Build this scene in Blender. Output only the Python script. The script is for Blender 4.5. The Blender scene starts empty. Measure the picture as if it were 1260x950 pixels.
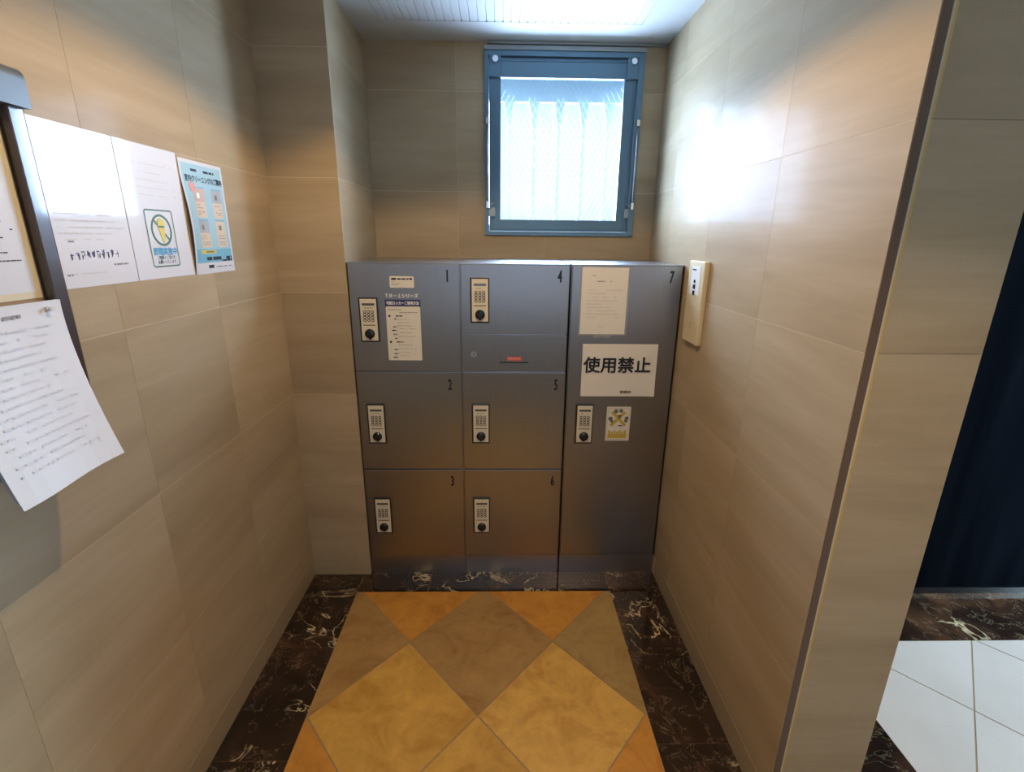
import bpy, bmesh, math, random
from mathutils import Matrix, Vector
random.seed(7)
C = bpy.context.scene.collection
SC = bpy.context.scene

# ------------------------------------------------------------------ camera
cam = bpy.data.cameras.new('camera')
cam.sensor_fit = 'HORIZONTAL'; cam.sensor_width = 36.0
cam.lens = 36.0 * 607.23 / 1260
cam.clip_start = 0.02
co = bpy.data.objects.new('camera', cam); C.objects.link(co)
R_ = Vector((0.99976046, -0.01933399, 0.01025807)); U_ = Vector((-0.00428441, 0.28674015, 0.95799881)); F_ = Vector((0.02146334, 0.95781328, -0.28658863))
m = Matrix.Identity(4)
for i in range(3):
    m[i][0] = R_[i]; m[i][1] = U_[i]; m[i][2] = -F_[i]
m[0][3], m[1][3], m[2][3] = -0.05978637, -1.99809806, 1.53229221
co.matrix_world = m
SC.camera = co

# ------------------------------------------------------------------ world, lights, exposure
SC.view_settings.view_transform = 'Standard'; SC.view_settings.look = 'None'
SC.view_settings.gamma = 1.0; SC.view_settings.use_curve_mapping = False
SC.view_settings.exposure = 0.0
SC.cycles.use_denoising = True
SC.cycles.max_bounces = 10; SC.cycles.diffuse_bounces = 5; SC.cycles.glossy_bounces = 4
SC.cycles.transparent_max_bounces = 12; SC.cycles.sample_clamp_indirect = 6.0
SC.cycles.caustics_reflective = False; SC.cycles.caustics_refractive = False
wd = bpy.data.worlds.new('sky'); SC.world = wd; wd.use_nodes = True
wd.node_tree.nodes['Background'].inputs[0].default_value = (0.62, 0.82, 1.0, 1)
wd.node_tree.nodes['Background'].inputs[1].default_value = 1.2

def area(name, loc, rot, sx, sy, power, col, spread=180):
    l = bpy.data.lights.new(name, 'AREA'); l.shape = 'RECTANGLE'; l.size = sx; l.size_y = sy
    l.energy = power; l.color = col; l.spread = math.radians(spread)
    o = bpy.data.objects.new(name, l); C.objects.link(o); o.location = loc; o.rotation_euler = rot
    return o
# daylight outside the small back window, and daylight at the hall's glazed entrance
area('window_daylight', (0.25, 1.05, 1.98), (math.radians(-90), 0, 0), 1.7, 1.25, 400, (0.66, 0.76, 1.0))
area('entrance_daylight', (3.28, -0.58, 1.15), (0, math.radians(90), 0), 2.1, 0.7, 105, (0.62, 0.86, 1.0))
area('rear_blue_fill', (0.2, -2.93, 1.50), (math.radians(90), 0, 0), 1.5, 1.2, 7.5, (0.60, 0.75, 1.0))  # added blue fill behind the camera, sized to tint the locker reflections

def spot(name, loc, power, col, ang, blend, rad=0.04, rot=(0, 0, 0)):
    l = bpy.data.lights.new(name, 'SPOT'); l.energy = power; l.color = col; l.shadow_soft_size = rad
    l.spot_size = math.radians(ang); l.spot_blend = blend
    o = bpy.data.objects.new(name, l); C.objects.link(o); o.location = loc; o.rotation_euler = rot
    return o
WARM = (1.0, 0.655, 0.30)
LAMPS = [(-0.13, -0.75), (0.62, -1.95)]
LAMP_W = (48, 50)

# ------------------------------------------------------------------ materials
def mat(name, base=(0.5, 0.5, 0.5), rough=0.5, metal=0.0, coat=0.0, coat_rough=0.05, spec=0.5, emit=None, es=0):
    M = bpy.data.materials.new(name); M.use_nodes = True
    b = M.node_tree.nodes['Principled BSDF']
    b.inputs['Base Color'].default_value = (*base, 1); b.inputs['Roughness'].default_value = rough
    b.inputs['Metallic'].default_value = metal; b.inputs['Coat Weight'].default_value = coat
    b.inputs['Coat Roughness'].default_value = coat_rough; b.inputs['Specular IOR Level'].default_value = spec
    if emit:
        b.inputs['Emission Color'].default_value = (*emit, 1); b.inputs['Emission Strength'].default_value = es
    return M
def nd(M, t, **kw):
    n = M.node_tree.nodes.new(t)
    for k, v in kw.items(): setattr(n, k, v)
    return n
def lk(M, a, b): M.node_tree.links.new(a, b)
def coords(M, scale=(1, 1, 1), rnd=9.0):
    tc = nd(M, 'ShaderNodeTexCoord'); oi = nd(M, 'ShaderNodeObjectInfo')
    mul = nd(M, 'ShaderNodeMath', operation='MULTIPLY'); mul.inputs[1].default_value = rnd
    lk(M, oi.outputs['Random'], mul.inputs[0])
    add = nd(M, 'ShaderNodeVectorMath', operation='ADD')
    lk(M, tc.outputs['Object'], add.inputs[0]); lk(M, mul.outputs[0], add.inputs[1])
    mp = nd(M, 'ShaderNodeMapping'); mp.inputs['Scale'].default_value = scale
    lk(M, add.outputs[0], mp.inputs['Vector'])
    return mp.outputs[0], oi
def noise(M, vec, scale, detail=4, rough=0.55, dist=0.0):
    n = nd(M, 'ShaderNodeTexNoise'); n.inputs['Scale'].default_value = scale; n.inputs['Detail'].default_value = detail
    n.inputs['Roughness'].default_value = rough; n.inputs['Distortion'].default_value = dist
    lk(M, vec, n.inputs['Vector']); return n.outputs['Fac']
def ramp(M, fac, stops):
    r = nd(M, 'ShaderNodeValToRGB'); e = r.color_ramp.elements
    while len(e) < len(stops): e.new(0.5)
    for el, (p, c) in zip(e, stops):
        el.position = p; el.color = (*c, 1)
    lk(M, fac, r.inputs[0]); return r.outputs[0]
def mix(M, fac, a, b, mode='MIX'):
    x = nd(M, 'ShaderNodeMix', data_type='RGBA', blend_type=mode)
    if isinstance(fac, (int, float)): x.inputs[0].default_value = fac
    else: lk(M, fac, x.inputs[0])
    for s, v in ((6, a), (7, b)):
        if isinstance(v, tuple): x.inputs[s].default_value = (*v, 1)
        else: lk(M, v, x.inputs[s])
    return x.outputs[2]
def bump(M, h, strength, dist=0.01):
    b = nd(M, 'ShaderNodeBump'); b.inputs['Strength'].default_value = strength; b.inputs['Distance'].default_value = dist
    lk(M, h, b.inputs['Height']); return b.outputs[0]
def P(M): return M.node_tree.nodes['Principled BSDF']

# polished beige limestone wall panels: soft sideways bands, each panel a little different
STONE = mat('limestone_panel', rough=0.45, coat=0.055, coat_rough=0.11, spec=0.05)
v, oi = coords(STONE, (0.7, 0.7, 4.5))
band = noise(STONE, v, 1.6, 4, 0.55, 0.5)
c1 = ramp(STONE, band, [(0.25, (0.355, 0.278, 0.185)), (0.5, (0.42, 0.337, 0.225)), (0.75, (0.475, 0.388, 0.275))])
v2, _ = coords(STONE, (2.5, 2.5, 60.0))
fine = ramp(STONE, noise(STONE, v2, 1.5, 3), [(0.3, (0.97, 0.97, 0.965)), (0.7, (1.02, 1.02, 1.02))])
c2 = mix(STONE, 1.0, c1, fine, 'MULTIPLY')
var = ramp(STONE, oi.outputs['Random'], [(0.0, (0.93, 0.925, 0.92)), (1.0, (1.05, 1.045, 1.03))])
lk(STONE, mix(STONE, 1.0, c2, var, 'MULTIPLY'), P(STONE).inputs['Base Color'])

GROUT = mat('pale_joint_mortar', (0.62, 0.53, 0.38), 0.8)
SKIRT = mat('stone_skirting', (0.39, 0.30, 0.185), 0.4, coat=0.3, coat_rough=0.15)

# dark brown marble with cream veins
MARB = mat('dark_veined_marble', rough=0.12, coat=0.5, coat_rough=0.04)
v, oi = coords(MARB, (1, 1, 1), 13)
def ridge(vec, scale, width, dist):
    n = noise(MARB, vec, scale, 5, 0.6, dist)
    s = nd(MARB, 'ShaderNodeMath', operation='SUBTRACT'); lk(MARB, n, s.inputs[0]); s.inputs[1].default_value = 0.5
    a = nd(MARB, 'ShaderNodeMath', operation='ABSOLUTE'); lk(MARB, s.outputs[0], a.inputs[0])
    mr = nd(MARB, 'ShaderNodeMapRange'); mr.inputs[1].default_value = 0.0; mr.inputs[2].default_value = width
    mr.inputs[3].default_value = 1; mr.inputs[4].default_value = 0; lk(MARB, a.outputs[0], mr.inputs[0]); return mr.outputs[0]
def mathn(M, op, a, b):
    n = nd(M, 'ShaderNodeMath', operation=op)
    for i, q in enumerate((a, b)):
        if isinstance(q, (int, float)): n.inputs[i].default_value = q
        else: lk(M, q, n.inputs[i])
    return n.outputs[0]
cloud = ramp(MARB, noise(MARB, v, 6, 5, 0.6, 0.6), [(0.33, (0.008, 0.005, 0.004)), (0.52, (0.026, 0.013, 0.009)), (0.72, (0.085, 0.040, 0.022))])
pm = nd(MARB, 'ShaderNodeMapRange'); pm.inputs[1].default_value = 0.48; pm.inputs[2].default_value = 0.62
lk(MARB, noise(MARB, v, 3.2, 3, 0.5), pm.inputs[0])
v1 = mathn(MARB, 'MULTIPLY', ridge(v, 3.6, 0.014, 0.9), pm.outputs[0])
v2_ = mathn(MARB, 'MULTIPLY', ridge(v, 11.0, 0.010, 0.6), 0.16)
vein = mathn(MARB, 'MAXIMUM', v1, v2_)
lk(MARB, mix(MARB, vein, cloud, (0.66, 0.54, 0.34)), P(MARB).inputs['Base Color'])

# glazed ochre floor tile, tint from the object's own colour
TILE = mat('ochre_floor_tile', rough=0.42, spec=0.3)
v, oi = coords(TILE, (1, 1, 1), 11)
n1 = noise(TILE, v, 6.5, 8, 0.70, 0.9)
sh = ramp(TILE, n1, [(0.28, (0.72, 0.58, 0.44)), (0.48, (0.98, 0.96, 0.92)), (0.70, (1.20, 1.20, 1.16))])
n2 = ramp(TILE, noise(TILE, v, 28, 4, 0.7), [(0.3, (0.92, 0.90, 0.86)), (0.7, (1.04, 1.04, 1.04))])
lk(TILE, mix(TILE, 1.0, mix(TILE, 1.0, oi.outputs['Color'], sh, 'MULTIPLY'), n2, 'MULTIPLY'), P(TILE).inputs['Base Color'])
lk(TILE, bump(TILE, n1, 0.10, 0.004), P(TILE).inputs['Normal'])
FGROUT = mat('floor_grout', (0.30, 0.22, 0.13), 0.9)

PTILE = mat('pale_floor_tile', rough=0.30, coat=0.2, coat_rough=0.12)
v, oi = coords(PTILE, (1, 1, 1), 11)
lk(PTILE, mix(PTILE, 1.0, oi.outputs['Color'], ramp(PTILE, noise(PTILE, v, 5, 4), [(0.3, (0.94, 0.93, 0.92)), (0.7, (1.04, 1.04, 1.04))]), 'MULTIPLY'), P(PTILE).inputs['Base Color'])
CEIL = mat('white_ceiling_paint', (0.54, 0.56, 0.56), 0.6)
PLASTER = mat('grey_brown_plaster', (0.22, 0.19, 0.16), 0.7)

# brushed stainless doors (grain runs up and down)
STEEL = mat('brushed_stainless', (0.40, 0.40, 0.41), 0.34, 1.0)
tg = nd(STEEL, 'ShaderNodeTangent', direction_type='RADIAL', axis='Z')
lk(STEEL, tg.outputs[0], P(STEEL).inputs['Tangent']); P(STEEL).inputs['Anisotropic'].default_value = 0.55
P(STEEL).inputs['Anisotropic Rotation'].default_value = 0.0
v, oi = coords(STEEL, (420, 420, 3.0), 5)
g = noise(STEEL, v, 1.0, 2)
rr = nd(STEEL, 'ShaderNodeMapRange'); rr.inputs[3].default_value = 0.30; rr.inputs[4].default_value = 0.37; lk(STEEL, g, rr.inputs[0])
lk(STEEL, rr.outputs[0], P(STEEL).inputs['Roughness'])
lk(STEEL, ramp(STEEL, g, [(0.25, (0.335, 0.33, 0.335)), (0.75, (0.36, 0.355, 0.36))]), P(STEEL).inputs['Base Color'])
STEEL2 = mat('polished_stainless', (0.48, 0.44, 0.41), 0.32, 1.0)
STEEL3 = mat('satin_cabinet_steel', (0.50, 0.52, 0.54), 0.30, 1.0)
DARKGAP = mat('black_gap', (0.006, 0.006, 0.007), 0.8)
INK = mat('black_ink', (0.010, 0.010, 0.012), 0.6)
NUM = mat('navy_black_number', (0.008, 0.010, 0.018), 0.5)
GREYINK = mat('faded_grey_print', (0.30, 0.29, 0.29), 0.7)
PALEINK = mat('very_pale_print', (0.60, 0.59, 0.60), 0.7)
GHOST = mat('show_through_print', (0.625, 0.625, 0.65), 0.6)
BLUEINK = mat('blue_stamp_ink', (0.10, 0.12, 0.22), 0.7)
BEZEL = mat('dark_lock_bezel', (0.022, 0.018, 0.015), 0.35)
CREAM = mat('cream_lock_plate', (0.72, 0.66, 0.52), 0.4)
BROWN = mat('brown_slot', (0.10, 0.05, 0.02), 0.5)
LCD = mat('grey_display', (0.10, 0.10, 0.10), 0.12, coat=0.5)
BLACKP = mat('black_plastic', (0.012, 0.012, 0.013), 0.22)
PAPER = mat('white_paper', (0.66, 0.66, 0.69), 0.5)
PAPERG = mat('glossy_laminated_paper', (0.68, 0.68, 0.72), 0.45, coat=0.5, coat_rough=0.06)
PAPERC = mat('cream_paper', (0.78, 0.74, 0.67), 0.55)
LABELC = mat('cream_label', (0.74, 0.71, 0.63), 0.4)
YELLOWED = mat('yellowed_paper', (0.70, 0.61, 0.42), 0.6)
CLEAR = bpy.data.materials.new('clear_plastic_sleeve'); CLEAR.use_nodes = True
_t = CLEAR.node_tree; _t.nodes.clear()
_o = _t.nodes.new('ShaderNodeOutputMaterial'); _m = _t.nodes.new('ShaderNodeMixShader'); _m.inputs[0].default_value = 0.22
_a = _t.nodes.new('ShaderNodeBsdfTransparent'); _g = _t.nodes.new('ShaderNodeBsdfPrincipled'); _g.inputs['Base Color'].default_value = (0.6, 0.62, 0.65, 1); _g.inputs['Roughness'].default_value = 0.15
_t.links.new(_a.outputs[0], _m.inputs[1]); _t.links.new(_g.outputs[0], _m.inputs[2]); _t.links.new(_m.outputs[0], _o.inputs[0])
NAVY = mat('dark_blue_print', (0.035, 0.045, 0.16), 0.45)
WHITEP = mat('white_print', (0.88, 0.88, 0.88), 0.5)
RED = mat('coral_red_label', (0.66, 0.14, 0.12), 0.5)
PINK = mat('pink_print', (0.75, 0.30, 0.28), 0.5, coat=0.8)
GREEN = mat('green_print', (0.06, 0.17, 0.07), 0.5, coat=0.6)
YELL = mat('yellow_print', (0.72, 0.58, 0.06), 0.5, coat=0.6)
GOLD = mat('golden_yellow_print', (0.56, 0.40, 0.06), 0.5)
CYAN = mat('cyan_print', (0.05, 0.33, 0.60), 0.5, coat=0.6)
SKYB = mat('pale_blue_poster_print', (0.34, 0.56, 0.66), 0.45, coat=0.6, coat_rough=0.15)
SKYD = mat('mid_blue_poster_print', (0.16, 0.44, 0.60), 0.45, coat=0.6, coat_rough=0.15)
PEACH = mat('peach_poster_print', (0.68, 0.56, 0.42), 0.45, coat=0.6, coat_rough=0.15)
ROSE = mat('rose_poster_print', (0.60, 0.42, 0.36), 0.45, coat=0.6, coat_rough=0.15)
MIST = mat('grey_poster_print', (0.40, 0.41, 0.45), 0.45, coat=0.6, coat_rough=0.15)
OLIVE = mat('grey_green_print', (0.16, 0.17, 0.13), 0.5)
SASH = mat('hazed_blue_grey_window_metal', (0.10, 0.19, 0.27), 0.32, 0.3)  # blue-grey metal, base lightened to put glare haze into the colour
SASHL = mat('pale_window_trim', (0.30, 0.35, 0.38), 0.4, 0.3)
CHROME = mat('bright_metal', (0.62, 0.66, 0.70), 0.2, 1.0)
DARKFR = mat('dark_brown_board_frame', (0.045, 0.028, 0.024), 0.35, coat=0.8, coat_rough=0.08)
GREYMET = mat('grey_metal_rail', (0.11, 0.13, 0.14), 0.4, 0.3)
CORK = mat('cork_board', (0.38, 0.26, 0.14), 0.9)
BEIGEP = mat('beige_plastic', (0.66, 0.55, 0.33), 0.35, coat=0.4, coat_rough=0.1)
WHITEPL = mat('white_plastic', (0.75, 0.75, 0.74), 0.3)
TRIMB = mat('brown_corner_trim', (0.13, 0.085, 0.06), 0.5)
TRIMY = mat('warm_lit_stone_edge', (0.66, 0.49, 0.19), 0.4)  # stone edge with the yellow of the warm lamps put into its colour
DARKGL = mat('dark_panel', (0.004, 0.006, 0.011), 0.6, spec=0.0)
v, oi = coords(DARKGL, (5, 5, 0.4), 3)
lk(DARKGL, ramp(DARKGL, noise(DARKGL, v, 1.5, 3), [(0.3, (0.002, 0.0025, 0.004)), (0.75, (0.006, 0.0075, 0.011))]), P(DARKGL).inputs['Base Color'])
BAR = mat('outside_grille_metal', (0.50, 0.58, 0.60), 0.5)
# wired obscure glass: part see-through, part scattering
PANE = bpy.data.materials.new('wired_obscure_glass'); PANE.use_nodes = True
_t = PANE.node_tree; _t.nodes.clear()
_o = _t.nodes.new('ShaderNodeOutputMaterial'); _m = _t.nodes.new('ShaderNodeMixShader'); _m2 = _t.nodes.new('ShaderNodeMixShader')
_a = _t.nodes.new('ShaderNodeBsdfTransparent'); _a.inputs[0].default_value = (0.88, 0.96, 1.0, 1)
_b = _t.nodes.new('ShaderNodeBsdfTranslucent'); _b.inputs[0].default_value = (0.60, 0.84, 0.95, 1)
_g = _t.nodes.new('ShaderNodeBsdfGlossy'); _g.inputs['Roughness'].default_value = 0.12
_m.inputs[0].default_value = 0.015; _m2.inputs[0].default_value = 0.04
_t.links.new(_a.outputs[0], _m.inputs[1]); _t.links.new(_b.outputs[0], _m.inputs[2])
_t.links.new(_m.outputs[0], _m2.inputs[1]); _t.links.new(_g.outputs[0], _m2.inputs[2]); _t.links.new(_m2.outputs[0], _o.inputs[0])

# ------------------------------------------------------------------ mesh helpers
STUFF = {'print', 'faded_print', 'dark_print', 'bold_print', 'heading', 'plate_print', 'stamped_line', 'yellow_bands', 'grey_spots'}
class MB:
    """collects shapes; build() links them as ONE mesh object"""
    def __init__(s): s.v = []; s.f = []; s.mi = []; s.ms = []; s.cur = 0; s.sm = []
    def use(s, M):
        if M not in s.ms: s.ms.append(M)
        s.cur = s.ms.index(M); return s
    def add(s, vs, fs, smooth=False):
        o = len(s.v); s.v += [tuple(q) for q in vs]
        for f in fs: s.f.append([o + i for i in f]); s.mi.append(s.cur); s.sm.append(smooth)
    def box(s, x0, x1, y0, y1, z0, z1, bev=0.0):
        if bev > 0:
            b = bmesh.new(); bmesh.ops.create_cube(b, size=1)
            for q in b.verts: q.co = Vector(((x0 + x1) / 2 + q.co.x * (x1 - x0), (y0 + y1) / 2 + q.co.y * (y1 - y0), (z0 + z1) / 2 + q.co.z * (z1 - z0)))
            bmesh.ops.bevel(b, geom=b.edges[:], offset=bev, segments=2, profile=0.6, affect='EDGES')
            b.verts.index_update(); s.add([q.co for q in b.verts], [[q.index for q in f.verts] for f in b.faces]); b.free(); return s
        s.add([(x0, y0, z0), (x1, y0, z0), (x1, y1, z0), (x0, y1, z0), (x0, y0, z1), (x1, y0, z1), (x1, y1, z1), (x0, y1, z1)],
              [(0, 3, 2, 1), (4, 5, 6, 7), (0, 1, 5, 4), (1, 2, 6, 5), (2, 3, 7, 6), (3, 0, 4, 7)]); return s
    def prism(s, poly, z0, z1):
        n = len(poly); s.add([(a, b, z0) for a, b in poly] + [(a, b, z1) for a, b in poly],
              [list(range(n))[::-1], list(range(n, 2 * n))] + [(i, (i + 1) % n, n + (i + 1) % n, n + i) for i in range(n)]); return s
    def quad(s, x0, x1, y0, y1, z): s.add([(x0, y0, z), (x1, y0, z), (x1, y1, z), (x0, y1, z)], [(0, 1, 2, 3)]); return s
    def rrect(s, x0, x1, y0, y1, z0, z1, r, n=4): return s.prism(rr_poly(x0, x1, y0, y1, r, n), z0, z1)
    def disc(s, cx, cy, r, z0, z1, n=24, r2=None):
        r2 = r if r2 is None else r2
        a = [(math.cos(2 * math.pi * i / n), math.sin(2 * math.pi * i / n)) for i in range(n)]
        s.add([(cx + r * c, cy + r * d, z0) for c, d in a] + [(cx + r2 * c, cy + r2 * d, z1) for c, d in a],
              [list(range(n))[::-1], list(range(n, 2 * n))] + [(i, (i + 1) % n, n + (i + 1) % n, n + i) for i in range(n)]); return s
    def ring(s, cx, cy, r0, r1, z0, z1, n=24):
        a = [(math.cos(2 * math.pi * i / n), math.sin(2 * math.pi * i / n)) for i in range(n)]
        vs = []
        for r, z in ((r0, z0), (r1, z0), (r1, z1), (r0, z1)): vs += [(cx + r * c, cy + r * d, z) for c, d in a]
        fs = []
        for k in range(4):
            for i in range(n):
                j = (i + 1) % n; k2 = (k + 1) % 4
                fs.append((k * n + i, k * n + j, k2 * n + j, k2 * n + i))
        s.add(vs, fs); return s
    def tube(s, pts, r, n=8):
        pts = [Vector(q) for q in pts]; vs = []; fs = []
        for k, q in enumerate(pts):
            t = (pts[min(k + 1, len(pts) - 1)] - pts[max(k - 1, 0)]).normalized()
            a = t.orthogonal().normalized(); b = t.cross(a)
            vs += [q + r * (math.cos(2 * math.pi * i / n) * a + math.sin(2 * math.pi * i / n) * b) for i in range(n)]
        for k in range(len(pts) - 1):
            # orthogonal() may jump between rings only on bent tubes; ours are straight or gently bent
            fs += [(k * n + i, k * n + (i + 1) % n, (k + 1) * n + (i + 1) % n, (k + 1) * n + i) for i in range(n)]
        fs += [tuple(range(n))[::-1], tuple(range((len(pts) - 1) * n, len(pts) * n))]
        s.add(vs, fs, True); return s
    def build(s, name, M=None, parent=None, mw=None):
        me = bpy.data.meshes.new(name); me.from_pydata(s.v, [], s.f)
        if M is not None and not s.ms: me.materials.append(M)
        for q in s.ms: me.materials.append(q)
        if s.ms: me.polygons.foreach_set('material_index', s.mi)
        me.polygons.foreach_set('use_smooth', s.sm)
        b = bmesh.new(); b.from_mesh(me); bmesh.ops.recalc_face_normals(b, faces=b.faces[:]) if not getattr(s, 'flat', False) else None; b.to_mesh(me); b.free()
        o = bpy.data.objects.new(name, me); C.objects.link(o)
        if parent: o.parent = parent
        if name in STUFF: o['kind'] = 'stuff'
        if mw is not None: o.matrix_local = mw
        return o
def rr_poly(x0, x1, y0, y1, r, n=4):
    p = []
    for cx, cy, a0 in ((x1 - r, y1 - r, 0), (x0 + r, y1 - r, 90), (x0 + r, y0 + r, 180), (x1 - r, y0 + r, 270)):
        for i in range(n + 1):
            a = math.radians(a0 + 90 * i / n); p.append((cx + r * math.cos(a), cy + r * math.sin(a)))
    return p
def tag(o, label=None, cat=None, group=None, kind=None):
    if label: o['label'] = label
    if cat: o['category'] = cat
    if group: o['group'] = group
    if kind: o['kind'] = kind
    return o
def thing(name, label, cat, mw=None, group=None):
    o = bpy.data.objects.new(name, None); o.empty_display_size = 0.05; C.objects.link(o)
    if mw is not None: o.matrix_world = mw
    return tag(o, label, cat, group)
def struct(o): o['kind'] = 'structure'; return o
def frame(org, u, v):
    u, v = Vector(u), Vector(v); n = u.cross(v); M = Matrix.Identity(4)
    for i in range(3): M[i][0] = u[i]; M[i][1] = v[i]; M[i][2] = n[i]; M[i][3] = org[i]
    return M
def on_locker(x, z, d=0.0): return frame((x, -d, z), (1, 0, 0), (0, 0, 1))      # local x right, y up, z out to the viewer
def on_left(y, z, d=0.0): return frame((XL + d, y, z), (0, 1, 0), (0, 0, 1))
def text_mesh(s, size, align='CENTER', sx=1.0, off=0.0, space=1.0):
    """letters as a mesh; off thickens the strokes with shifted copies"""
    cu = bpy.data.curves.new('lettering', 'FONT'); cu.body = s; cu.size = size; cu.align_x = align; cu.align_y = 'CENTER'
    cu.space_character = space; cu.resolution_u = 2
    o = bpy.data.objects.new('lettering', cu); C.objects.link(o)
    bpy.context.view_layer.update()
    me = bpy.data.meshes.new_from_object(o.evaluated_get(bpy.context.evaluated_depsgraph_get()))
    bpy.data.objects.remove(o); bpy.data.curves.remove(cu)
    vs = [(q.co.x * sx, q.co.y) for q in me.vertices]; fs = [list(f.vertices) for f in me.polygons]
    sh = [(0, 0)] if off == 0 else [(off * a, off * b) for a, b in ((0, 0), (1, 0), (-1, 0), (0, 1), (0, -1), (.7, .7), (-.7, .7), (.7, -.7), (-.7, -.7))]
    V, F = [], []
    for k, (dx, dy) in enumerate(sh):
        n0 = len(V); V += [(x + dx, y + dy, k * .000012) for x, y in vs]; F += [[n0 + i for i in f] for f in fs]
    out = bpy.data.meshes.new('lettering'); out.from_pydata(V, [], F); bpy.data.meshes.remove(me); return out
def text(s, size, M, parent, x, y, z, name='lettering', **kw):
    me = text_mesh(s, size, **kw); me.name = name; me.materials.clear(); me.materials.append(M)
    o = bpy.data.objects.new(name, me); C.objects.link(o); o.parent = parent; o.location = (x, y, z); return o
def lines(mb, x0, x1, y, h, z, dens=0.8, rnd=random):
    """one line of print too small to read: word-length strokes"""
    x = x0
    while x < x1:
        w = rnd.uniform(0.6, 3.2) * h * 1.6
        if rnd.random() < dens: mb.quad(x, min(x + w, x1), y - h / 2, y + h / 2, z)
        x += w + h * 0.5

# ------------------------------------------------------------------ dimensions
XL, XR, XC = -0.936, 0.670, -0.672        # left wall, right wall, column return
YB, YP, ZC = 0.515, -1.043, 2.361         # back wall, partition end, ceiling
XH, YE, XE = 0.917, -3.0, 3.40            # hall side of partition, far end behind camera, hall entrance side
ROWS = [0.089, 0.470, 0.894, 1.318, 1.742, 2.165, ZC]
G, GV = 0.0008, 0.0004

def panels(parent, rects, plane, at, t=0.012, name='panel', M=STONE):
    """stone panels: rects = list of lists of (a0,a1,z0,z1); plane 'x+','x-','y-' = the way the face looks"""
    for rs in rects:
        mb = MB()
        for a0, a1, z0, z1 in rs:
            if plane == 'x+': mb.box(at - t, at, a0, a1, z0, z1)
            elif plane == 'x-': mb.box(at, at + t, a0, a1, z0, z1)
            else: mb.box(a0, a1, at, at + t, z0, z1)
        mb.build(name, M, parent)
def grid(a_list, z_list, hole=None):
    out = []
    for a0, a1 in zip(a_list, a_list[1:]):
        for z0, z1 in zip(z_list, z_list[1:]):
            p0, p1, q0, q1 = a0 + GV, a1 - GV, z0 + G, z1 - G
            if hole is None: out.append([(p0, p1, q0, q1)]); continue
            h0, h1, k0, k1 = hole
            i0, i1, j0, j1 = max(p0, h0), min(p1, h1), max(q0, k0), min(q1, k1)
            if i0 >= i1 or j0 >= j1: out.append([(p0, p1, q0, q1)]); continue
            rs = []
            if i0 > p0 + .003: rs.append((p0, i0, q0, q1))
            if i1 < p1 - .003: rs.append((i1, p1, q0, q1))
            if j0 > q0 + .003: rs.append((i0, i1, q0, j0))
            if j1 < q1 - .003: rs.append((i0, i1, j1, q1))
            if rs: out.append(rs)
    return out

# ------------------------------------------------------------------ structure
ft = 0.008
fl = struct(MB().box(-1.2, 3.6, YE - .1, 0.65, -0.12, -0.0015).build('floor', FGROUT))
HX, HY, CX, CY = 0.283, 0.316, -0.135, -0.730
OCH = (0.56, 0.33, 0.075); ORG = (0.55, 0.26, 0.05); BRN = (0.37, 0.225, 0.085); YLW = (0.64, 0.39, 0.10); OLV = (0.35, 0.24, 0.095)
PALE = (0.52, 0.45, 0.43)
def clip(poly, x0, x1, y0, y1):
    def cut(p, inside, inter):
        o = []
        for i in range(len(p)):
            a, b = p[i - 1], p[i]
            if inside(b):
                if not inside(a): o.append(inter(a, b))
                o.append(b)
            elif inside(a): o.append(inter(a, b))
        return o
    def ix(c): return lambda a, b: (c, a[1] + (b[1] - a[1]) * (c - a[0]) / (b[0] - a[0]))
    def iy(c): return lambda a, b: (a[0] + (b[0] - a[0]) * (c - a[1]) / (b[1] - a[1]), c)
    for ins, it in ((lambda q: q[0] >= x0, ix(x0)), (lambda q: q[0] <= x1, ix(x1)), (lambda q: q[1] >= y0, iy(y0)), (lambda q: q[1] <= y1, iy(y1))):
        poly = cut(poly, ins, it)
        if len(poly) < 3: return []
    return poly
def parea(p): return abs(sum(p[i - 1][0] * p[i][1] - p[i][0] * p[i - 1][1] for i in range(len(p)))) / 2
FIX = {(0, 1): BRN, (-1, 0): OCH, (1, 0): YLW, (-2, 1): BRN, (2, 1): OLV, (-1, 2): ORG, (1, 2): ORG, (0, -1): OCH, (-2, -1): ORG, (2, -1): ORG}
def lay(x0, x1, y0, y1, pale):
    g = 0.0034
    for i in range(-12, 16):
        for j in range(-10, 6):
            if (i + j) % 2 == 0: continue
            cx, cy = CX + i * HX, CY + j * HY
            p = clip([(cx - HX + g, cy), (cx, cy - HY + g), (cx + HX - g, cy), (cx, cy + HY - g)], x0, x1, y0, y1)
            if len(p) < 3 or parea(p) < 1e-4: continue
            o = MB().prism(p, -ft, 0.0).build('tile', PTILE if pale else TILE, fl)
            c = FIX.get((i, j)) if not pale else PALE
            if c is None: c = random.choice([OCH, ORG, BRN, YLW])
            k = random.uniform(0.94, 1.06); o.color = (c[0] * k, c[1] * k, c[2] * k, 1)
MXL, MXR, MY = -0.705, 0.437, -0.122
lay(MXL + .001, MXR - .001, -2.25, MY - .001, False)
def slab(x0, x1, y0, y1): MB().box(x0 + .0008, x1 - .0008, y0 + .0008, y1 - .0008, -ft, 0.0).build('marble_slab', MARB, fl)
for a, b in ((-0.438, 0), (-0.872, -0.438), (-1.31, -0.872), (-1.75, -1.31), (-2.25, -1.75)): slab(XL, MXL, a, b)
for a, b in ((-0.122, 0.03), (-0.402, -0.122), (-0.833, -0.402), (-1.27, -0.833), (-1.70, -1.27), (-2.25, -1.70)): slab(MXR, XR, a, b)
for a, b in ((MXL, -0.385), (-0.385, 0.05), (0.05, MXR)): slab(a, b, MY, 0.03)
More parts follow.
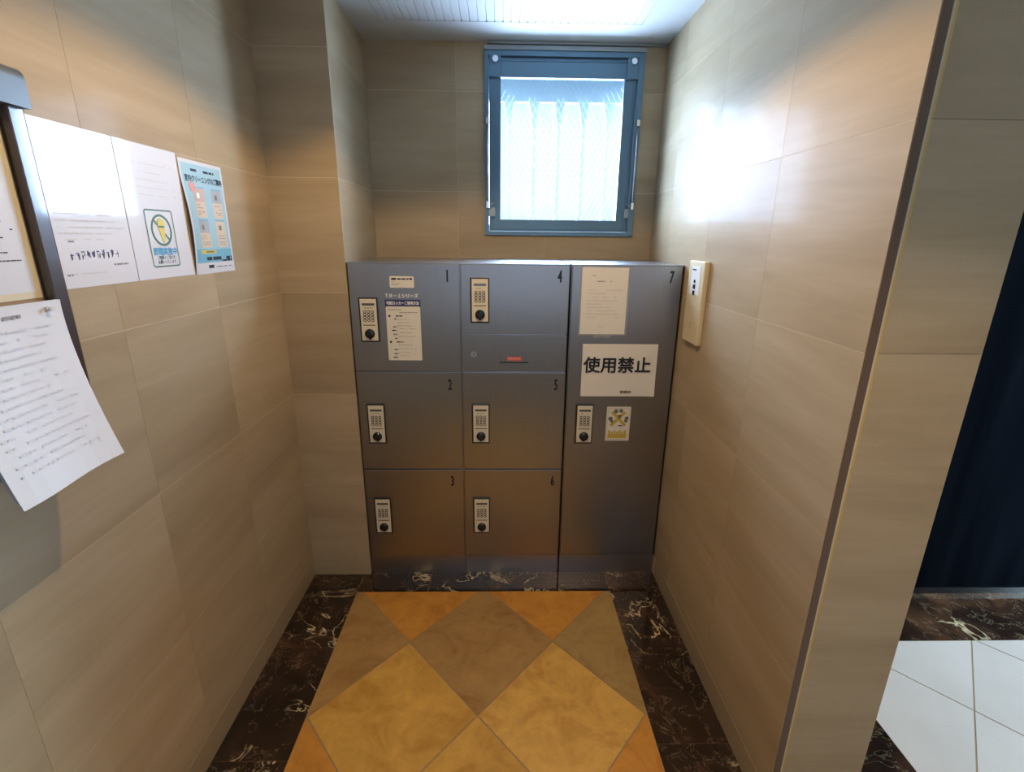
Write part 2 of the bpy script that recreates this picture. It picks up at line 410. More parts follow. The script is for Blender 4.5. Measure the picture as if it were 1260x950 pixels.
# hall floor on the other side of the partition
HB = 1.20
for a, b in ((-0.80, -0.424), (-1.24, -0.80)): slab(XH, HB, a, b)
for a, b in ((XH, 1.33), (1.33, 1.79), (1.79, 2.25), (2.25, 2.71), (2.71, 3.17)): slab(a, b, -0.424, -0.122)
lay(HB + .001, 3.3, -2.25, -0.425, True)
lay(XR + .02, HB - .001, -2.25, -1.241, True)
mb = MB().box(-0.936, 3.3, YE, -2.252, -ft, 0.0); mb.build('tile_field', mat('plain_brown_floor', (0.25, 0.19, 0.12), 0.35), fl)

wl = struct(MB().box(XL - .15, XL - .0006, YE, 0.6, 0, ZC).build('wall_left', GROUT))
panels(wl, grid([-2.96, -2.54, -2.11, -1.69, -1.27, -0.845, -0.44, 0.0], ROWS), 'x+', XL)
wc = struct(MB().box(XL - .003, XC - .0016, 0.0006, 0.6, 0, ZC).build('wall_corner', GROUT))
panels(wc, grid([XL, XC], [0.0] + ROWS[1:]), 'y-', 0.0)
panels(wc, grid([0.0125, YB], ROWS[3:]), 'x+', XC - .001)
panels(wc, [[(0.0125, YB, 0, ROWS[3])]], 'x+', XC - .001)
WX0, WX1, WZ0, WZ1 = -0.142, 0.574, 1.548, 2.325
wb = MB()
for r in ((XC, WX0, 0, ZC), (WX1, XR, 0, ZC), (WX0, WX1, 0, WZ0), (WX0, WX1, WZ1, ZC)): wb.box(r[0], r[1], YB + .0006, YB + .16, r[2], r[3])
wb = struct(wb.build('wall_back', GROUT))
panels(wb, grid([XC, -0.27, 0.15, XR], ROWS[3:], (WX0, WX1, WZ0, WZ1)), 'y-', YB)
panels(wb, [[(XC, XR, 0, ROWS[3])]], 'y-', YB)
wr = struct(MB().box(XR + .0006, XH - .003, YP + .003, 0.68, 0, ZC).build('wall_right', GROUT))
panels(wr, grid([YP, -0.605, -0.18, 0.245, YB], ROWS), 'x-', XR)
TX = 0.690   # partition end: brown corner strip, cut stone edge, then the end face
for z0, z1 in ((0.0, 1.318), (1.318, 1.742), (1.742, ZC)):
    p = [(TX + .0102, YP), (XH - .006, YP), (XH, YP + .006), (XH, YP + .02), (TX + .0102, YP + .02)]
    MB().prism(p, z0 + G, z1 - G).build('panel', STONE, wr)
    MB().prism([(TX, YP + .012), (TX + .010, YP), (TX + .010, YP + .02), (TX, YP + .02)], z0 + G, z1 - G).build('cut_edge', TRIMY, wr)
MB().box(XR + .002, TX - .0005, YP - .0015, YP + .02, 0, ZC).build('corner_strip', TRIMB, wr)
wh = MB()
for y0, y1, z0, z1 in ((YE, -1.22, 0, ZC), (-0.22, 0.6, 0, ZC), (-1.22, -0.22, 2.25, ZC)): wh.box(3.30, 3.39, y0, y1, z0, z1)
struct(wh.build('wall_entrance', PLASTER))
struct(MB().box(-1.1, 3.5, YE - .1, YE, 0, ZC).build('wall_front', PLASTER))
struct(MB().box(XH, 3.4, 0.05, 0.2, 0, ZC).build('wall_hall', PLASTER))
ce = struct(MB().box(-1.1, 3.5, YE - .1, 0.7, ZC + .0044, ZC + .12).build('ceiling', CEIL))
RX0, RX1, RY0, RY1 = -0.555, 0.50, -0.30, 0.312
mc = MB()
for x0, x1, y0, y1 in ((-1.1, RX0, YE, 0.7), (RX1, 3.5, YE, 0.7), (RX0, RX1, YE, RY0), (RX0, RX1, RY1, 0.7)): mc.box(x0, x1, y0, y1, ZC, ZC + .0042)
mc.build('ceiling_board', CEIL, ce)
n = 32; pt = (RX1 - RX0) / n
for i in range(n):
    mb = MB().prism([(RX0 + i * pt + .0025, ZC + .001), (RX0 + (i + 1) * pt - .0025, ZC + .001), (RX0 + (i + 1) * pt - .001, ZC + .0045), (RX0 + i * pt + .001, ZC + .0045)], RY0, RY1)
    mb.v = [(a, c, b) for a, b, c in mb.v]; mb.build('slat', CEIL, ce)
# slim ceiling edge moulding over the window
struct(MB().box(-0.13, XR - .002, YB - .016, YB - .001, ZC - .012, ZC - .001).build('trim_1', SASHL))
struct(MB().box(XL, XL + .0008, -2.95, -0.002, 0, 0.0897).build('baseboard_left', SKIRT))
struct(MB().box(XR - .0008, XR, YP + .002, -0.012, 0, 0.0897).build('baseboard_right', SKIRT))

# dark glazed screen in the hall
d1 = struct(MB().box(XH + .002, 3.29, -0.145, -0.125, 0.03, ZC - .002).build('door_1', DARKGL))
MB().box(XH + .002, 3.29, -0.150, -0.120, 0.0, 0.03).build('bottom_rail', BLACKP, d1)

# ------------------------------------------------------------------ window
w1 = bpy.data.objects.new('window_1', None); C.objects.link(w1); w1['kind'] = 'structure'
def rect_frame(mb, x0, x1, z0, z1, wl_, wr_, wb_, wt_, y0, y1):
    mb.box(x0, x0 + wl_, y0, y1, z0, z1); mb.box(x1 - wr_, x1, y0, y1, z0, z1)
    mb.box(x0 + wl_, x1 - wr_, y0, y1, z0, z0 + wb_); mb.box(x0 + wl_, x1 - wr_, y0, y1, z1 - wt_, z1)
mb = MB(); rect_frame(mb, -0.141, 0.572, 1.549, 2.324, .018, .026, .016, .020, YB - .014, YB + .09); mb.build('window_frame', SASH, w1)
mb = MB(); rect_frame(mb, -0.121, 0.545, 1.567, 2.302, .050, .052, .050, .074, YB + .004, YB + .045)
rect_frame(mb, -0.112, 0.536, 1.576, 2.292, .004, .004, .004, .004, YB + .000, YB + .005); mb.build('sash', SASH, w1)
GX0, GX1, GZ0, GZ1 = -0.071, 0.493, 1.617, 2.228
MB().box(GX0 - .004, GX1 + .004, YB + .026, YB + .030, GZ0 - .004, GZ1 + .004).build('pane', PANE, w1)
mb = MB(); rect_frame(mb, GX0 - .001, GX1 + .001, GZ0 - .001, GZ1 + .001, .004, .004, .004, .004, YB + .006, YB + .026); mb.build('glazing_bead', SASHL, w1)
wm = MB(); st = 0.026
for sgn in (1, -1):
    k = -40
    while k < 60:
        pts = []
        c = k * st
        for zz in (GZ0, GZ1):
            pts.append((GX0 + c + sgn * (zz - GZ0) * 0.55 + (0.0 if sgn > 0 else 0.3), zz))
        (xa, za), (xb, zb) = pts
        t0, t1 = 0.0, 1.0; dx = xb - xa
        ta, tb = sorted(((GX0 - xa) / dx, (GX1 - xa) / dx)); t0, t1 = max(t0, ta), min(t1, tb)
        if t1 - t0 > 0.02: wm.tube([(xa + dx * t0, YB + .0325, za + (zb - za) * t0), (xa + dx * t1, YB + .0325, za + (zb - za) * t1)], 0.00035, 3)
        k += 1
o = wm.build('wire_mesh', CHROME, w1); o['kind'] = 'stuff'
for x, sgn in ((-0.128, 1), (0.560, -1)):           # stay rods and end brackets up both sides
    st_ = MB().tube([(x, YB - .020, 1.70), (x, YB - .020, 2.03)], 0.0042).box(x - .007, x + .007, YB - .026, YB - .013, 2.03, 2.055).box(x - .006, x + .006, YB - .025, YB - .013, 1.67, 1.70).build('stay', CHROME, w1)
    lt = MB().box(min(x, x + sgn * .034), max(x, x + sgn * .034), YB - .012, YB - .004, 1.632, 1.672, .002)
    lt.tube([(x + sgn * .014, YB - .018, 1.668), (x + sgn * .014, YB - .020, 1.690), (x + sgn * .028, YB - .020, 1.694)], 0.003); lt.build('latch', SASHL, w1)
for x in (-0.090, 0.527):
    h = MB().box(x - .030, x + .022, YB - .011, YB + .004, 2.222, 2.305, .003)
    h.build('hinge_plate', SASH, w1)
    h2 = MB(); h2.disc(0, 0, .017, 0, .010, 20, .013); h2.build('hinge_cap', CHROME, w1, frame((x - .003, YB - .011, 2.290), (1, 0, 0), (0, 0, 1)))
MB().box(WX0, WX1, YB - .018, YB - .002, 2.326, 2.343).build('head_trim', SASHL, w1)
# grille of vertical bars outside the glass
gr = thing('window_grille', 'pale vertical metal bars seen behind the frosted window glass', 'grille', Matrix.Translation((0, 0.69, 0)))
MB().box(-0.5, 1.0, -0.012, 0.012, 2.165, 2.45).build('top_rail', BAR, gr)
MB().box(-0.5, 1.0, -0.012, 0.012, 1.45, 1.602).build('bottom_rail', BAR, gr)
b0 = None
for i in range(-2, 9):
    if b0 is None:
        b0 = MB().prism([(-.008, 1.66), (-.020, 1.602), (.020, 1.602), (.008, 1.66), (.007, 2.06), (.015, 2.10), (.016, 2.13), (.028, 2.165), (-.028, 2.165), (-.016, 2.13), (-.015, 2.10), (-.007, 2.06)][::-1], -0.006, 0.006)  # waist thinned and ends flared: glare bloom put into the bar shape
        b0.v = [(a, c, b) for a, b, c in b0.v]; b0 = b0.build('bar', BAR, gr); o = b0
    else:
        o = b0.copy(); C.objects.link(o); o.parent = gr
    o.location = (-0.027 + 0.1215 * i, 0, 0)

# ------------------------------------------------------------------ lockers
X1, X2, X3, X4 = -0.668, -0.2255, 0.2155, 0.666
def make_lock(door, x, z):
    def put(mb, name, M, parent=door): return mb.build(name, M, parent, on_locker(x, z, 0.0))
    mb = MB().box(-.038, .038, -.090, .090, 0, .009, .003); put(mb, 'lock_bezel', BEZEL)
    mb = MB().box(-.0315, .0335, -.083, .085, .006, .0105, .001); put(mb, 'lock_plate', CREAM)
    mb = MB().box(-.0235, .0260, .059, .068, .0100, .0112); put(mb, 'display', LCD)
    mb = MB().use(GREYINK)
    lines(mb, -.017, .018, .049, .003, .0108, .9)
    put(mb, 'plate_print', None)
    mb = MB()
    for i in range(3):
        for j in range(4):
            cx, cy = -.0145 + i * .0155, .034 - j * .0115
            mb.use(BEZEL).ring(cx, cy, .0036, .0060, .0100, .0124, 12); mb.use(CREAM).disc(cx, cy, .0037, .0100, .0122, 10)
    put(mb, 'keypad', None)
    mb = MB().box(-.0235, .0255, -.0215, -.0182, .0100, .0110); put(mb, 'card_slot', BROWN)
    mb = MB(); mb.disc(0.001, -.055, .0200, .0100, .016, 24, .0195); mb.disc(0.001, -.055, .0195, .016, .021, 24, .0150); mb.disc(0.001, -.055, .0150, .021, .0225, 24, .009)
    mb.box(-.003, .005, -.079, -.073, .0100, .0125); put(mb, 'knob', BLACKP)
def make_door(unit, name, x0, x1, z0, z1, lock=None, num=None):
    d = MB().box(x0, x1, 0.0, .018, z0, z1, .0022).build(name, STEEL, unit)
    if lock: make_lock(d, *lock)
    if num:
        o = text(num[0], .066, NUM, d, 0, 0, 0, 'number', sx=0.48, off=.0016); o.matrix_local = on_locker(num[1], num[2], .0008)
    return d
def cabinet(label, x0, x1, dark_right):
    u = thing('parcel_locker', label, 'locker', None, 'steel parcel lockers along the back wall')
    u.location = (0, 0, 0)
    mb = MB().box(x0, x1, .012, YB - .006, 0.10, 1.4345)
    mb.build('carcass', STEEL3, u)
    MB().box(x0, x1, .0, YB - .006, 1.4345, 1.4369).build('top_plate', STEEL3, u)
    MB().box(x0, x1, .010, .030, 0.0, .098).build('plinth', STEEL2, u)
    return u
u1 = cabinet('left-hand steel locker column with small doors numbered 1, 2 and 3', X1, X2 - .0008, False)
for z0, z1, n_, kz, nz in ((.998, 1.4335, '1', 1.211, 1.385), (.549, .9935, '2', .763, .937), (.103, .5445, '3', .317, .487)):
    make_door(u1, 'door', X1 + .002, X2 - .0024, z0, z1, (-.594, kz), (n_, -.276, nz))
u2 = cabinet('middle steel locker column with doors numbered 4, 5 and 6 and a slotted panel', X2 + .0008, X3 - .0045, True)
for z0, z1, n_, kz, nz in ((1.156, 1.4335, '4', 1.292, 1.387), (.549, .9935, '5', .765, .938), (.103, .5445, '6', .317, .488)):
    make_door(u2, 'door', X2 + .0024, X3 - .006, z0, z1, (-.148, kz), (n_, .171, nz))
sp = make_door(u2, 'slotted_panel', X2 + .0024, X3 - .006, .998, 1.1515)
MB().box(-.060, .060, -.0022, .0022, .0002, .0012).build('slot', DARKGAP, sp, on_locker(-.007, 1.037))
mb = MB(); mb.disc(0, 0, .0135, 0, .004, 24, .0125); mb.ring(0, 0, .0055, .0085, .004, .0055, 20); mb.build('cylinder_lock', STEEL3, sp, on_locker(-.175, 1.071))
MB().box(-.001, .001, -.005, .005, .004, .0050).build('keyway', DARKGAP, sp, on_locker(-.175, 1.071))
u3 = cabinet('right-hand steel locker column with one tall door numbered 7', X3 + .0035, X4, False)
d7 = make_door(u3, 'door', X3 + .005, X4 - .006, .103, 1.4335, (.298, .765), ('7', .618, 1.388))
for u, x0, x1 in ((u2, X3 - .0075, X3 - .0042), (u3, X4 - .0055, X4 - .0002)): MB().box(x0, x1, .002, .013, .103, 1.433).build('gap_shade_strip', DARKGAP, u)  # black strips standing in for the shade inside the open side gaps

# ------------------------------------------------------------------ notices and labels stuck on the lockers
def sheet(name, label, cat, M, w, h, mat_, t=.0006, group=None, curl=None):
    o = thing(name, label, cat, M, group)
    if curl is None: MB().box(-w / 2, w / 2, -h / 2, h / 2, .0003, t).build('paper', mat_, o)
    else:
        nx, ny = 14, 14; mb = MB(); vs = []
        for j in range(ny + 1):
            for i in range(nx + 1):
                a, b = i / nx, j / ny; vs.append(((a - .5) * w, (b - .5) * h, t + curl(a, b)))
        k = len(vs); vs += [(x, y, z - .0003) for x, y, z in vs]; fs = []
        for j in range(ny):
            for i in range(nx):
                q = j * (nx + 1) + i; fs.append((q, q + 1, q + nx + 2, q + nx + 1)); fs.append((k + q + nx + 1, k + q + nx + 2, k + q + 1, k + q))
        mb.add(vs, fs, True); mb.flat = True; mb.build('paper', mat_, o)
    return o
s = sheet('small_label', 'small white rounded sticker with a black heading above the instruction label', 'sticker', on_locker(-.456, 1.3625, .0), .001, .001, LABELC)
for c in list(s.children): bpy.data.objects.remove(c)
MB().rrect(-.048, .048, -.0225, .0225, .0003, .0012, .005).build('backing', LABELC, s)
mb = MB().use(INK); mb.quad(-.041, -.022, .008, .0155, .0014); lines(mb, -.018, .036, .0118, .0055, .0014, 1); mb.quad(.033, .041, .008, .0155, .0014); mb.build('heading', None, s)
mb = MB().use(GREYINK); lines(mb, -.041, -.028, .001, .0022, .0014); lines(mb, -.041, .0, -.006, .0020, .0014); lines(mb, -.041, -.012, -.012, .0020, .0014); mb.build('print', None, s)

s = thing('instruction_label', 'tall cream instruction label with a dark blue heading on door 1', 'label', on_locker(-.4565, 1.155, 0))
MB().rrect(-.069, .069, -.111, .111, .0003, .0012, .005).build('backing', LABELC, s)
MB().rrect(-.071, .071, .106, .138, .0003, .0010, .002).build('heading_band', NAVY, s)
text('宅配ロッカーご使用方法', .0148, WHITEP, s, 0, .1235, .0015, 'heading', sx=.80, off=.0004)
text('ＴＲ－１シリーズ', .0182, WHITEP, s, -.004, .152, .0006, 'series_lettering', sx=.92, off=.0006)
mb = MB().use(GREYINK)
lines(mb, -.060, -.008, .098, .0035, .0015, 1); lines(mb, -.015, .062, .087, .0032, .0015, .95)
for y in (.058, .045, .033, .021, .005, -.011, -.046, -.062, -.078, -.092): lines(mb, -.026, .050 if random.random() < .6 else .02, y, .0018, .0015, .75)
mb.build('print', None, s)
mb = MB().use(INK)
for y in (.0725, -.034): mb.quad(-.060, -.052, y - .004, y + .004, .0015); lines(mb, -.049, -.004, y, .0045, .0015, .8)
for y in (.060, .0285, .014, -.0025, -.019, -.066, -.083, -.098): lines(mb, -.052 + random.uniform(0, .01), -.029, y, .0042, .0015, .9)
mb.build('bold_print', None, s)

s = sheet('red_label', 'little coral red sticker above the slot in the slotted panel', 'sticker', on_locker(-.0065, 1.0525, 0), .061, .016, RED)
mb = MB().use(PINK); lines(mb, -.024, .024, 0, .005, .0010, .8); mb.build('print', None, s)

s = thing('notice_sheet', 'upright typed notice in a clear sleeve at the top of door 7', 'notice', on_locker(.352, 1.2915, 0))
MB().rrect(-.098, .101, -.139, .138, .0002, .0007, .004).build('clear_sleeve', CLEAR, s)
MB().box(-.0925, .0925, -.133, .134, .0008, .0014).build('paper', PAPERC, s)
mb = MB().use(GREYINK); lines(mb, -.064, -.040, .103, .0035, .0016); lines(mb, -.030, .026, .080, .0045, .0016, .7)
mb.use(PALEINK)
for y, x0, x1 in ((.046, -.066, -.03), (.046, .01, .07), (.032, -.068, .02), (.018, -.05, .066), (.004, -.070, .066), (-.010, -.070, -.005), (-.023, -.066, .025), (-.037, -.068, .055), (-.050, -.070, .066), (-.063, -.066, -.03), (-.063, .045, .065), (-.101, -.020, .004)): lines(mb, x0, x1, y, .0034, .0016, .9)
mb.build('print', None, s)
s2 = thing('tape_strip', 'clear tape strip under the upright notice on door 7', 'tape', on_locker(.353, 1.152, 0))
MB().box(-.038, .036, -.008, .004, .0015, .0019).build('tape_film', CLEAR, s2)

s = sheet('prohibition_notice', 'landscape cream notice reading 使用禁止 in bold black on door 7', 'notice', on_locker(.4335, 1.0045, .0), .314, .2265, PAPERC, .001, None,
          lambda a, b: .0015 * (math.sin(a * 7) * .4 + .6) * (1 - b) + (.004 * max(0, a - .85) / .15 * max(0, .3 - b) / .3))
text('使用禁止', .0715, INK, s, -.0085, .019, .0042, 'bold_lettering', off=.0016)
text('管理組合', .0122, INK, s, .034, -.094, .0040, 'small_lettering', off=.0002)

s = sheet('illustrated_sticker', 'small white sticker with yellow crossed bands beside the lock of door 7', 'sticker', on_locker(.447, .765, 0), .104, .157, LABELC, .0010)
mb = MB().use(GREYINK); rect = (-.046, .046, -.071, .072)
for x0, x1, y0, y1 in ((-.046, .046, .0715, .0722), (-.046, .046, -.0722, -.0715), (-.0465, -.046, -.072, .072), (.046, .0465, -.072, .072)): mb.quad(x0, x1, y0, y1, .0013)
mb.build('border_line', None, s)
mb = MB().use(GOLD)
mb.add([(-.034, .052, .0013), (-.022, .058, .0013), (.036, -.004, .0013), (.026, -.012, .0013)], [(0, 1, 2, 3)])
mb.add([(.034, .052, .00135), (.022, .058, .00135), (-.036, -.004, .00135), (-.026, -.012, .00135)], [(0, 1, 2, 3)])
for x in range(7): mb.quad(-.040 + x * .0115, -.031 + x * .0115, -.064, -.030 - .006 * (x % 2), .0013)
mb.quad(-.042, .040, -.066, -.048, .00128); mb.build('yellow_bands', None, s)
mb = MB().use(OLIVE)
for cx, cy, r in ((-.012, .058, .010), (.010, .060, .009), (-.034, .024, .010), (-.028, .012, .007), (.036, .026, .009), (.033, .014, .008), (.004, .031, .007)): mb.disc(cx, cy, r, .0012, .0015, 12)
mb.build('grey_spots', None, s)
mb = MB().use(INK); lines(mb, -.018, .016, -.021, .007, .0016, .95); lines(mb, .002, .018, -.008, .005, .0016, 1); mb.quad(-.004, .012, .036, .040, .0017); mb.build('print', None, s)

# ------------------------------------------------------------------ notices on the left wall
s = sheet('wall_notice', 'white sheet with faded print and a stamped line, next to the board frame', 'notice', on_left(-.880, 1.583, .0), .226, .317, PAPERG, .0012)
mb = MB().use(PALEINK)
for i, y in enumerate((-.012, -.025, -.038, -.050)): lines(mb, -.085, .060 + .02 * (i % 3), y, .003, .0016, .8)
lines(mb, -.07, .03, -.062, .003, .0016); lines(mb, -.085, .02, -.131, .003, .0016)
mb.build('faded_print', None, s)
mb = MB().use(GREYINK); lines(mb, -.076, -.05, -.066, .0035, .0017); lines(mb, .045, .09, -.116, .004, .0017); lines(mb, -.085, -.07, -.132, .004, .0017); mb.build('dark_print', None, s)
mb = MB().use(BLUEINK); x = -.066
for i in range(10):
    for k in range(3):
        a = x + random.uniform(0, .007); w = random.uniform(.0012, .003); y0 = -.100 + random.uniform(-.003, .006); mb.add([(a, y0, .0017), (a + w, y0, .0017), (a + w + random.uniform(-.003, .003), y0 + random.uniform(.008, .015), .0017), (a + random.uniform(-.003, .003), y0 + .010, .0017)], [(0, 1, 2, 3)])
    mb.quad(x, x + .008, -.094 + (i % 3) * .003, -.092 + (i % 3) * .003, .00175)
    x += .0135
mb.build('stamped_line', None, s)

s = sheet('energy_notice', 'white sheet with a green-framed power-saving emblem, middle of three on the wall', 'notice', on_left(-.6525, 1.583, .0), .223, .317, PAPERG, .0010)
mb = MB().use(PALEINK)
for y in (.115, .095, .078, .060, .043): lines(mb, -.06, .085, y, .003, .0014, .7)
lines(mb, .055, .088, .121, .003, .0014); mb.build('faded_print', None, s)
mb = MB().use(GREEN)
p0 = rr_poly(-.054, .054, -.131, .010, .008); p1 = rr_poly(-.0505, .0505, -.1275, .0065, .005); k = len(p0)
mb.add([(a, b, .0016) for a, b in p0 + p1], [(i, (i + 1) % k, k + (i + 1) % k, k + i) for i in range(k)]); mb.build('green_border', None, s)
mb = MB().use(GREEN); mb.ring(.002, -.040, .0335, .039, .0012, .0018, 36)
mb.add([(-.025, -.018, .0019), (-.021, -.014, .0019), (.029, -.062, .0019), (.025, -.066, .0019)], [(0, 1, 2, 3)]); mb.build('prohibition_ring', None, s)
mb = MB().use(YELL); mb.prism([(-.008, -.014), (-.011, -.022), (-.010, -.034), (.001, -.068), (.006, -.072), (.009, -.066), (.014, -.034), (.0145, -.022), (.010, -.014), (.001, -.010)][::-1], .0012, .00205)
mb.use(GREEN); mb.quad(-.009, .013, -.034, -.029, .0022); mb.build('lamp_emblem', None, s)
text('節電実施中', .0205, CYAN, s, .002, -.0935, .0017, 'blue_lettering', sx=.92, off=.0006)
text('ご理解とご協力を', .0095, INK, s, .002, -.108, .0017, 'small_lettering', sx=.95, off=.0001)
text('お願いいたします', .0095, INK, s, .002, -.119, .0017, 'small_lettering', sx=.95, off=.0001)

s = sheet('cleaning_poster', 'pale blue cleaning-service poster with four picture panels, nearest the corner', 'poster', on_left(-.427, 1.578, .0), .213, .311, PAPERG, .0014, None,
          lambda a, b: .010 * max(0, .35 - a) / .35 * max(0.0, math.sin(math.pi * min(1, b * 1.2))))
Z = .0124
def lift(mb):   # lay the print on the slightly lifted sheet
    out = []
    for x, y, z in mb.v:
        a, b = x / .213 + .5, y / .311 + .5
        out.append((x, y, .0014 + .010 * max(0, .35 - a) / .35 * max(0.0, math.sin(math.pi * min(1, b * 1.2))) + z))
    mb.v = out; return mb
def tess(mb, x0, x1, y0, y1, z, n=12):
    for i in range(n):
        for j in range(n): mb.quad(x0 + (x1 - x0) * i / n, x0 + (x1 - x0) * (i + 1) / n, y0 + (y1 - y0) * j / n, y0 + (y1 - y0) * (j + 1) / n, z)
mb = MB().use(SKYB); tess(mb, -.098, .098, -.086, .146, .0003); lift(mb).build('pale_blue_ground', None, s)
mb = MB().use(SKYD); tess(mb, -.098, .098, -.124, -.086, .0003); lift(mb).build('blue_band', None, s)
for x0, x1, y0, y1, M1, M2 in ((-.062, -.006, .003, .083, ROSE, PEACH), (.030, .082, .003, .083, MIST, PEACH), (-.062, -.006, -.081, -.005, MIST, PEACH), (.030, .082, -.081, -.005, PEACH, PEACH)):
    mb = MB().use(M1); tess(mb, x0, x1, y0 + (y1 - y0) * .55, y1, .0006, 5); mb.use(M2); tess(mb, x0, x1, y0, y0 + (y1 - y0) * .55, .0006, 5)
    mb.use(GREYINK)
    for q in (.12, .20, .34, .44): lines(mb, x0 + .008, x1 - .008, y0 + (y1 - y0) * q, .0026, .0009, .7)
    mb.use(SKYD); tess(mb, x0, x1, y1, y1 + .004, .0006, 3)
    mb.use(OLIVE if M1 is not ROSE else WHITEP); tess(mb, x0 + .016, x0 + .030, y0 + (y1 - y0) * .66, y0 + (y1 - y0) * .84, .0009, 3)
    lift(mb).build('picture_panel', None, s)
mb = MB().use(PINK); mb.disc(-.062, .085, .014, .0004, .0011, 18); lift(mb).build('red_badge', None, s)
mb = MB().use(YELL); tess(mb, -.072, .012, -.098, -.089, .0006, 4); lift(mb).build('yellow_tab', None, s)
mb = MB().use(INK); lines(mb, -.056, .060, .130, .0065, .0006, .95); lines(mb, -.062, .0, -.0935, .0035, .0009, .95); lines(mb, -.045, .095, -.113, .010, .0008, .97); lines(mb, .035, .095, -.1205, .005, .0008, .97)
lines(mb, -.078, -.012, -.136, .009, .0008, .8); lines(mb, .0, .09, -.138, .0024, .0008, .8); lift(mb).build('print', None, s)
me = text_mesh('室内クリーニングのご案内', .0195, sx=.80, off=.0004)
me.materials.clear(); me.materials.append(INK)
for q in me.vertices:
    x, y = q.co.x + .004, q.co.y + .106; a, b = x / .213 + .5, y / .311 + .5
    q.co = (x, y, .0022 + .010 * max(0, .35 - a) / .35 * max(0.0, math.sin(math.pi * min(1, b * 1.2))))
me.name = 'title_lettering'; o = bpy.data.objects.new('title_lettering', me); C.objects.link(o); o.parent = s

# notice board at the left edge
bd = thing('notice_board', 'dark-framed notice board with a grey top rail on the left wall', 'board', on_left(-1.005, 1.45, .0))
MB().box(-.90, -.030, -.31, .30, .001, .012).build('backing', CORK, bd)
mb = MB(); mb.box(-.034, 0.0, -.32, .31, .001, .030, .004); mb.build('frame_side', DARKFR, bd)
mb = MB(); mb.box(-.93, -.896, -.32, .31, .001, .030, .004); mb.build('frame_side', DARKFR, bd)
mb = MB(); mb.box(-.896, -.034, -.32, -.286, .001, .030, .004); mb.build('frame_bottom', DARKFR, bd)
mb = MB(); pr = []
for i in range(9):
    a = math.radians(90 * i / 8); pr.append((.026 + .018 * math.cos(a), .338 + .018 * math.sin(a)))
prof = [(.001, .292), (.044, .292)] + pr + [(.001, .356)]
mb.prism(prof, -.95, .0); mb.v = [(c, b, a) for a, b, c in mb.v]; mb.build('top_rail', GREYMET, bd)
s = sheet('posted_sheet', 'yellow-edged typed sheet pinned inside the dark-framed board', 'notice', on_left(-1.148, 1.5795, .0125), .210, .325, YELLOWED, .0010)
MB().box(-.105, .094, -.150, .16, .0010, .0013).build('white_area', PAPER, s)
mb = MB().use(INK)
for y in (-.118, -.094, -.080, -.068, -.055, -.041, -.028): lines(mb, -.095, .03 + random.uniform(0, .055), y, .0022, .0016, .72)
mb.use(GREYINK)
for y in (.005, .03, .045, .07, .085, .11): lines(mb, -.095, .02 + random.uniform(0, .055), y, .0028, .0016, .7)
mb.build('print', None, s)
# hanging bundle of sheets, bottom swung off the wall
bu = thing('hanging_sheets', 'bundle of white sheets pinned at the top, its lower end lifting off the wall', 'paper', Matrix.Translation((XL, -1.04, 1.413)))
def bundle(k):
    nx, ny = 8, 40; vs = []; fs = []
    for j in range(ny + 1):
        b = j / ny
        for i in range(nx + 1):
            a = i / nx
            out = .033 + .0035 * k + .082 * b ** 1.5 + (.006 * math.sin(a * 5 + 1) * b) + k * .004 * b
            y = -.222 + .222 * a - .036 * b - .003 * k * b
            z = -.284 * b + .004 * a * 0 - (.006 * k) * b * (1 if k else 0)
            vs.append((out, y, z))
    n0 = len(vs); vs += [(x - .0012, y, z) for x, y, z in vs]
    for j in range(ny):
        for i in range(nx):
            q = j * (nx + 1) + i; fs += [(q, q + 1, q + nx + 2, q + nx + 1), (n0 + q + nx + 1, n0 + q + nx + 2, n0 + q + 1, n0 + q)]
    for i in range(nx): fs.append((ny * (nx + 1) + i, ny * (nx + 1) + i + 1, n0 + ny * (nx + 1) + i + 1, n0 + ny * (nx + 1) + i))
    for j in range(ny): q = j * (nx + 1) + nx; fs.append((q, q + nx + 1, n0 + q + nx + 1, n0 + q))
    mb = MB(); mb.add(vs, fs, False); return mb
for k in range(3): bundle(2 - k).build('sheet', PAPER, bu) if True else None
pr_ = MB().use(GREYINK); vs = []
for y, x0, x1, h in ((-.018, -.20, -.085, .006),):
    lines(pr_, x0, x1, y, h, 0, .8)
pr_.use(GHOST)
for i in range(16): lines(pr_, -.20, -.03 - .012 * (i % 3), -.040 - i * .0135, .0035, 0, .75)
nv = []
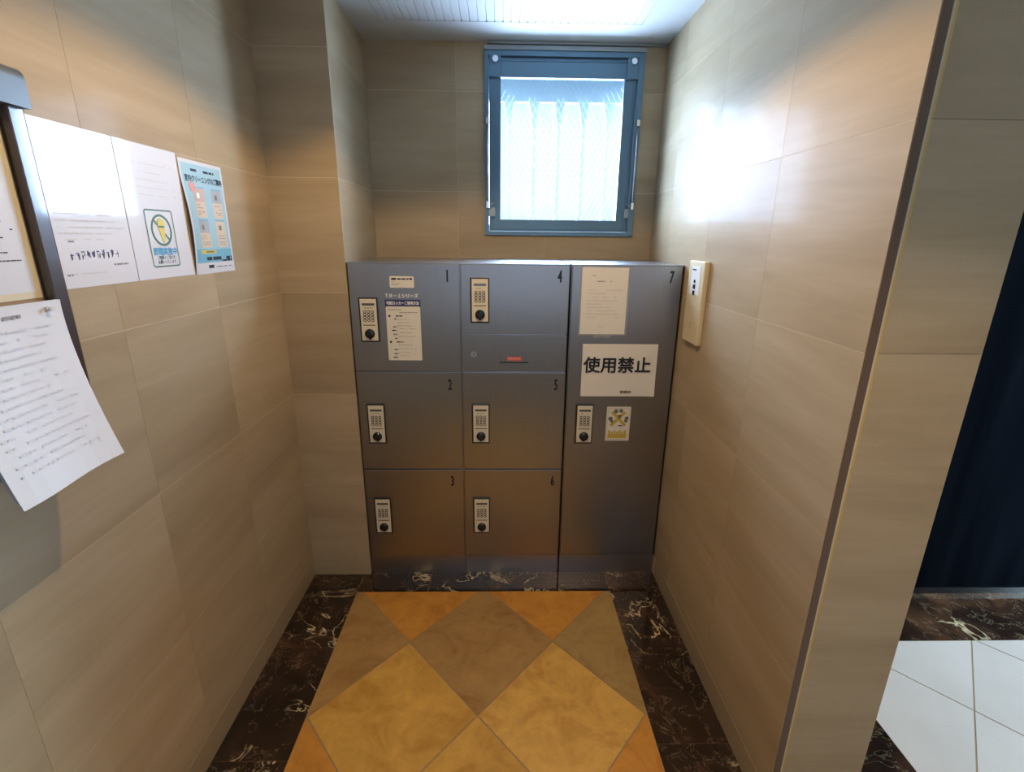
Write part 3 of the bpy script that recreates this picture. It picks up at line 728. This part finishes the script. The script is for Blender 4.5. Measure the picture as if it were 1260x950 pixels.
for x, y, z in pr_.v:
    b = -y / .284; a = (x + .222) / .222
    nv.append((.0339 + .0035 * 2 + .082 * b ** 1.5 + .006 * math.sin(a * 5 + 1) * b + 2 * .004 * b + .0004, x - .036 * b - .006 * b, y - .012 * b))
pr_.v = nv; pr_.build('print', None, bu)
pn = thing('push_pin', 'clear push pin holding the hanging sheets to the board', 'pin', on_left(-1.072, 1.400, .0425))
mb = MB(); mb.disc(0, 0, .0050, 0, .002, 14); mb.disc(0, 0, .0030, .002, .008, 14); mb.disc(0, 0, .0045, .008, .0095, 14); mb.build('pin_head', mat('clear_pin_plastic', (0.75, 0.76, 0.78), 0.1, coat=1), pn)

# ------------------------------------------------------------------ slim control box on the right wall
cb = thing('control_box', 'slim beige wall box with little black buttons beside the lockers', 'control box', frame((XR, -.165, 1.311), (0, -1, 0), (0, 0, 1)))
mb = MB().box(-.073, .073, -.150, .150, .0005, .020, .004); mb.build('housing', BEIGEP, cb)
mb = MB().box(-.040, .045, .030, .132, .0195, .0212, .0006); mb.build('face_plate', WHITEPL, cb)
MB().box(-.030, .005, .116, .121, .021, .0222).build('lamp_window', CHROME, cb)
mb = MB(); mb.disc(0, .077, .0060, .021, .0235, 14); mb.build('button', BLACKP, cb)
for y in (.058, .036): MB().box(-.010, .008, y - .008, y + .008, .021, .0235, .001).build('button', BLACKP, cb)
mb = MB().box(-.009, .007, .044, .050, .021, .0228); mb.build('button_divider', WHITEPL, cb)
mb = MB().use(GREYINK); mb.ring(0, -.085, .010, .0112, .0195, .0203, 20); mb.build('embossed_ring', None, cb)

# ------------------------------------------------------------------ ceiling downlights (just above the frame)
for i, (x, y) in enumerate(LAMPS):
    d = thing('downlight', ('recessed warm ceiling downlight nearest the lockers', 'recessed warm ceiling downlight second from the lockers', 'recessed warm ceiling downlight farthest from the lockers')[i], 'lamp', Matrix.Translation((x, y, ZC)), 'ceiling downlights')
    mb = MB(); mb.ring(0, 0, .050, .066, -.004, .0005, 32); mb.build('trim_ring', CHROME, d)
    spot('downlight_lamp', (x, y, ZC - .012), LAMP_W[i], WARM, (134, 104)[i], (.20, .5)[i], .035)
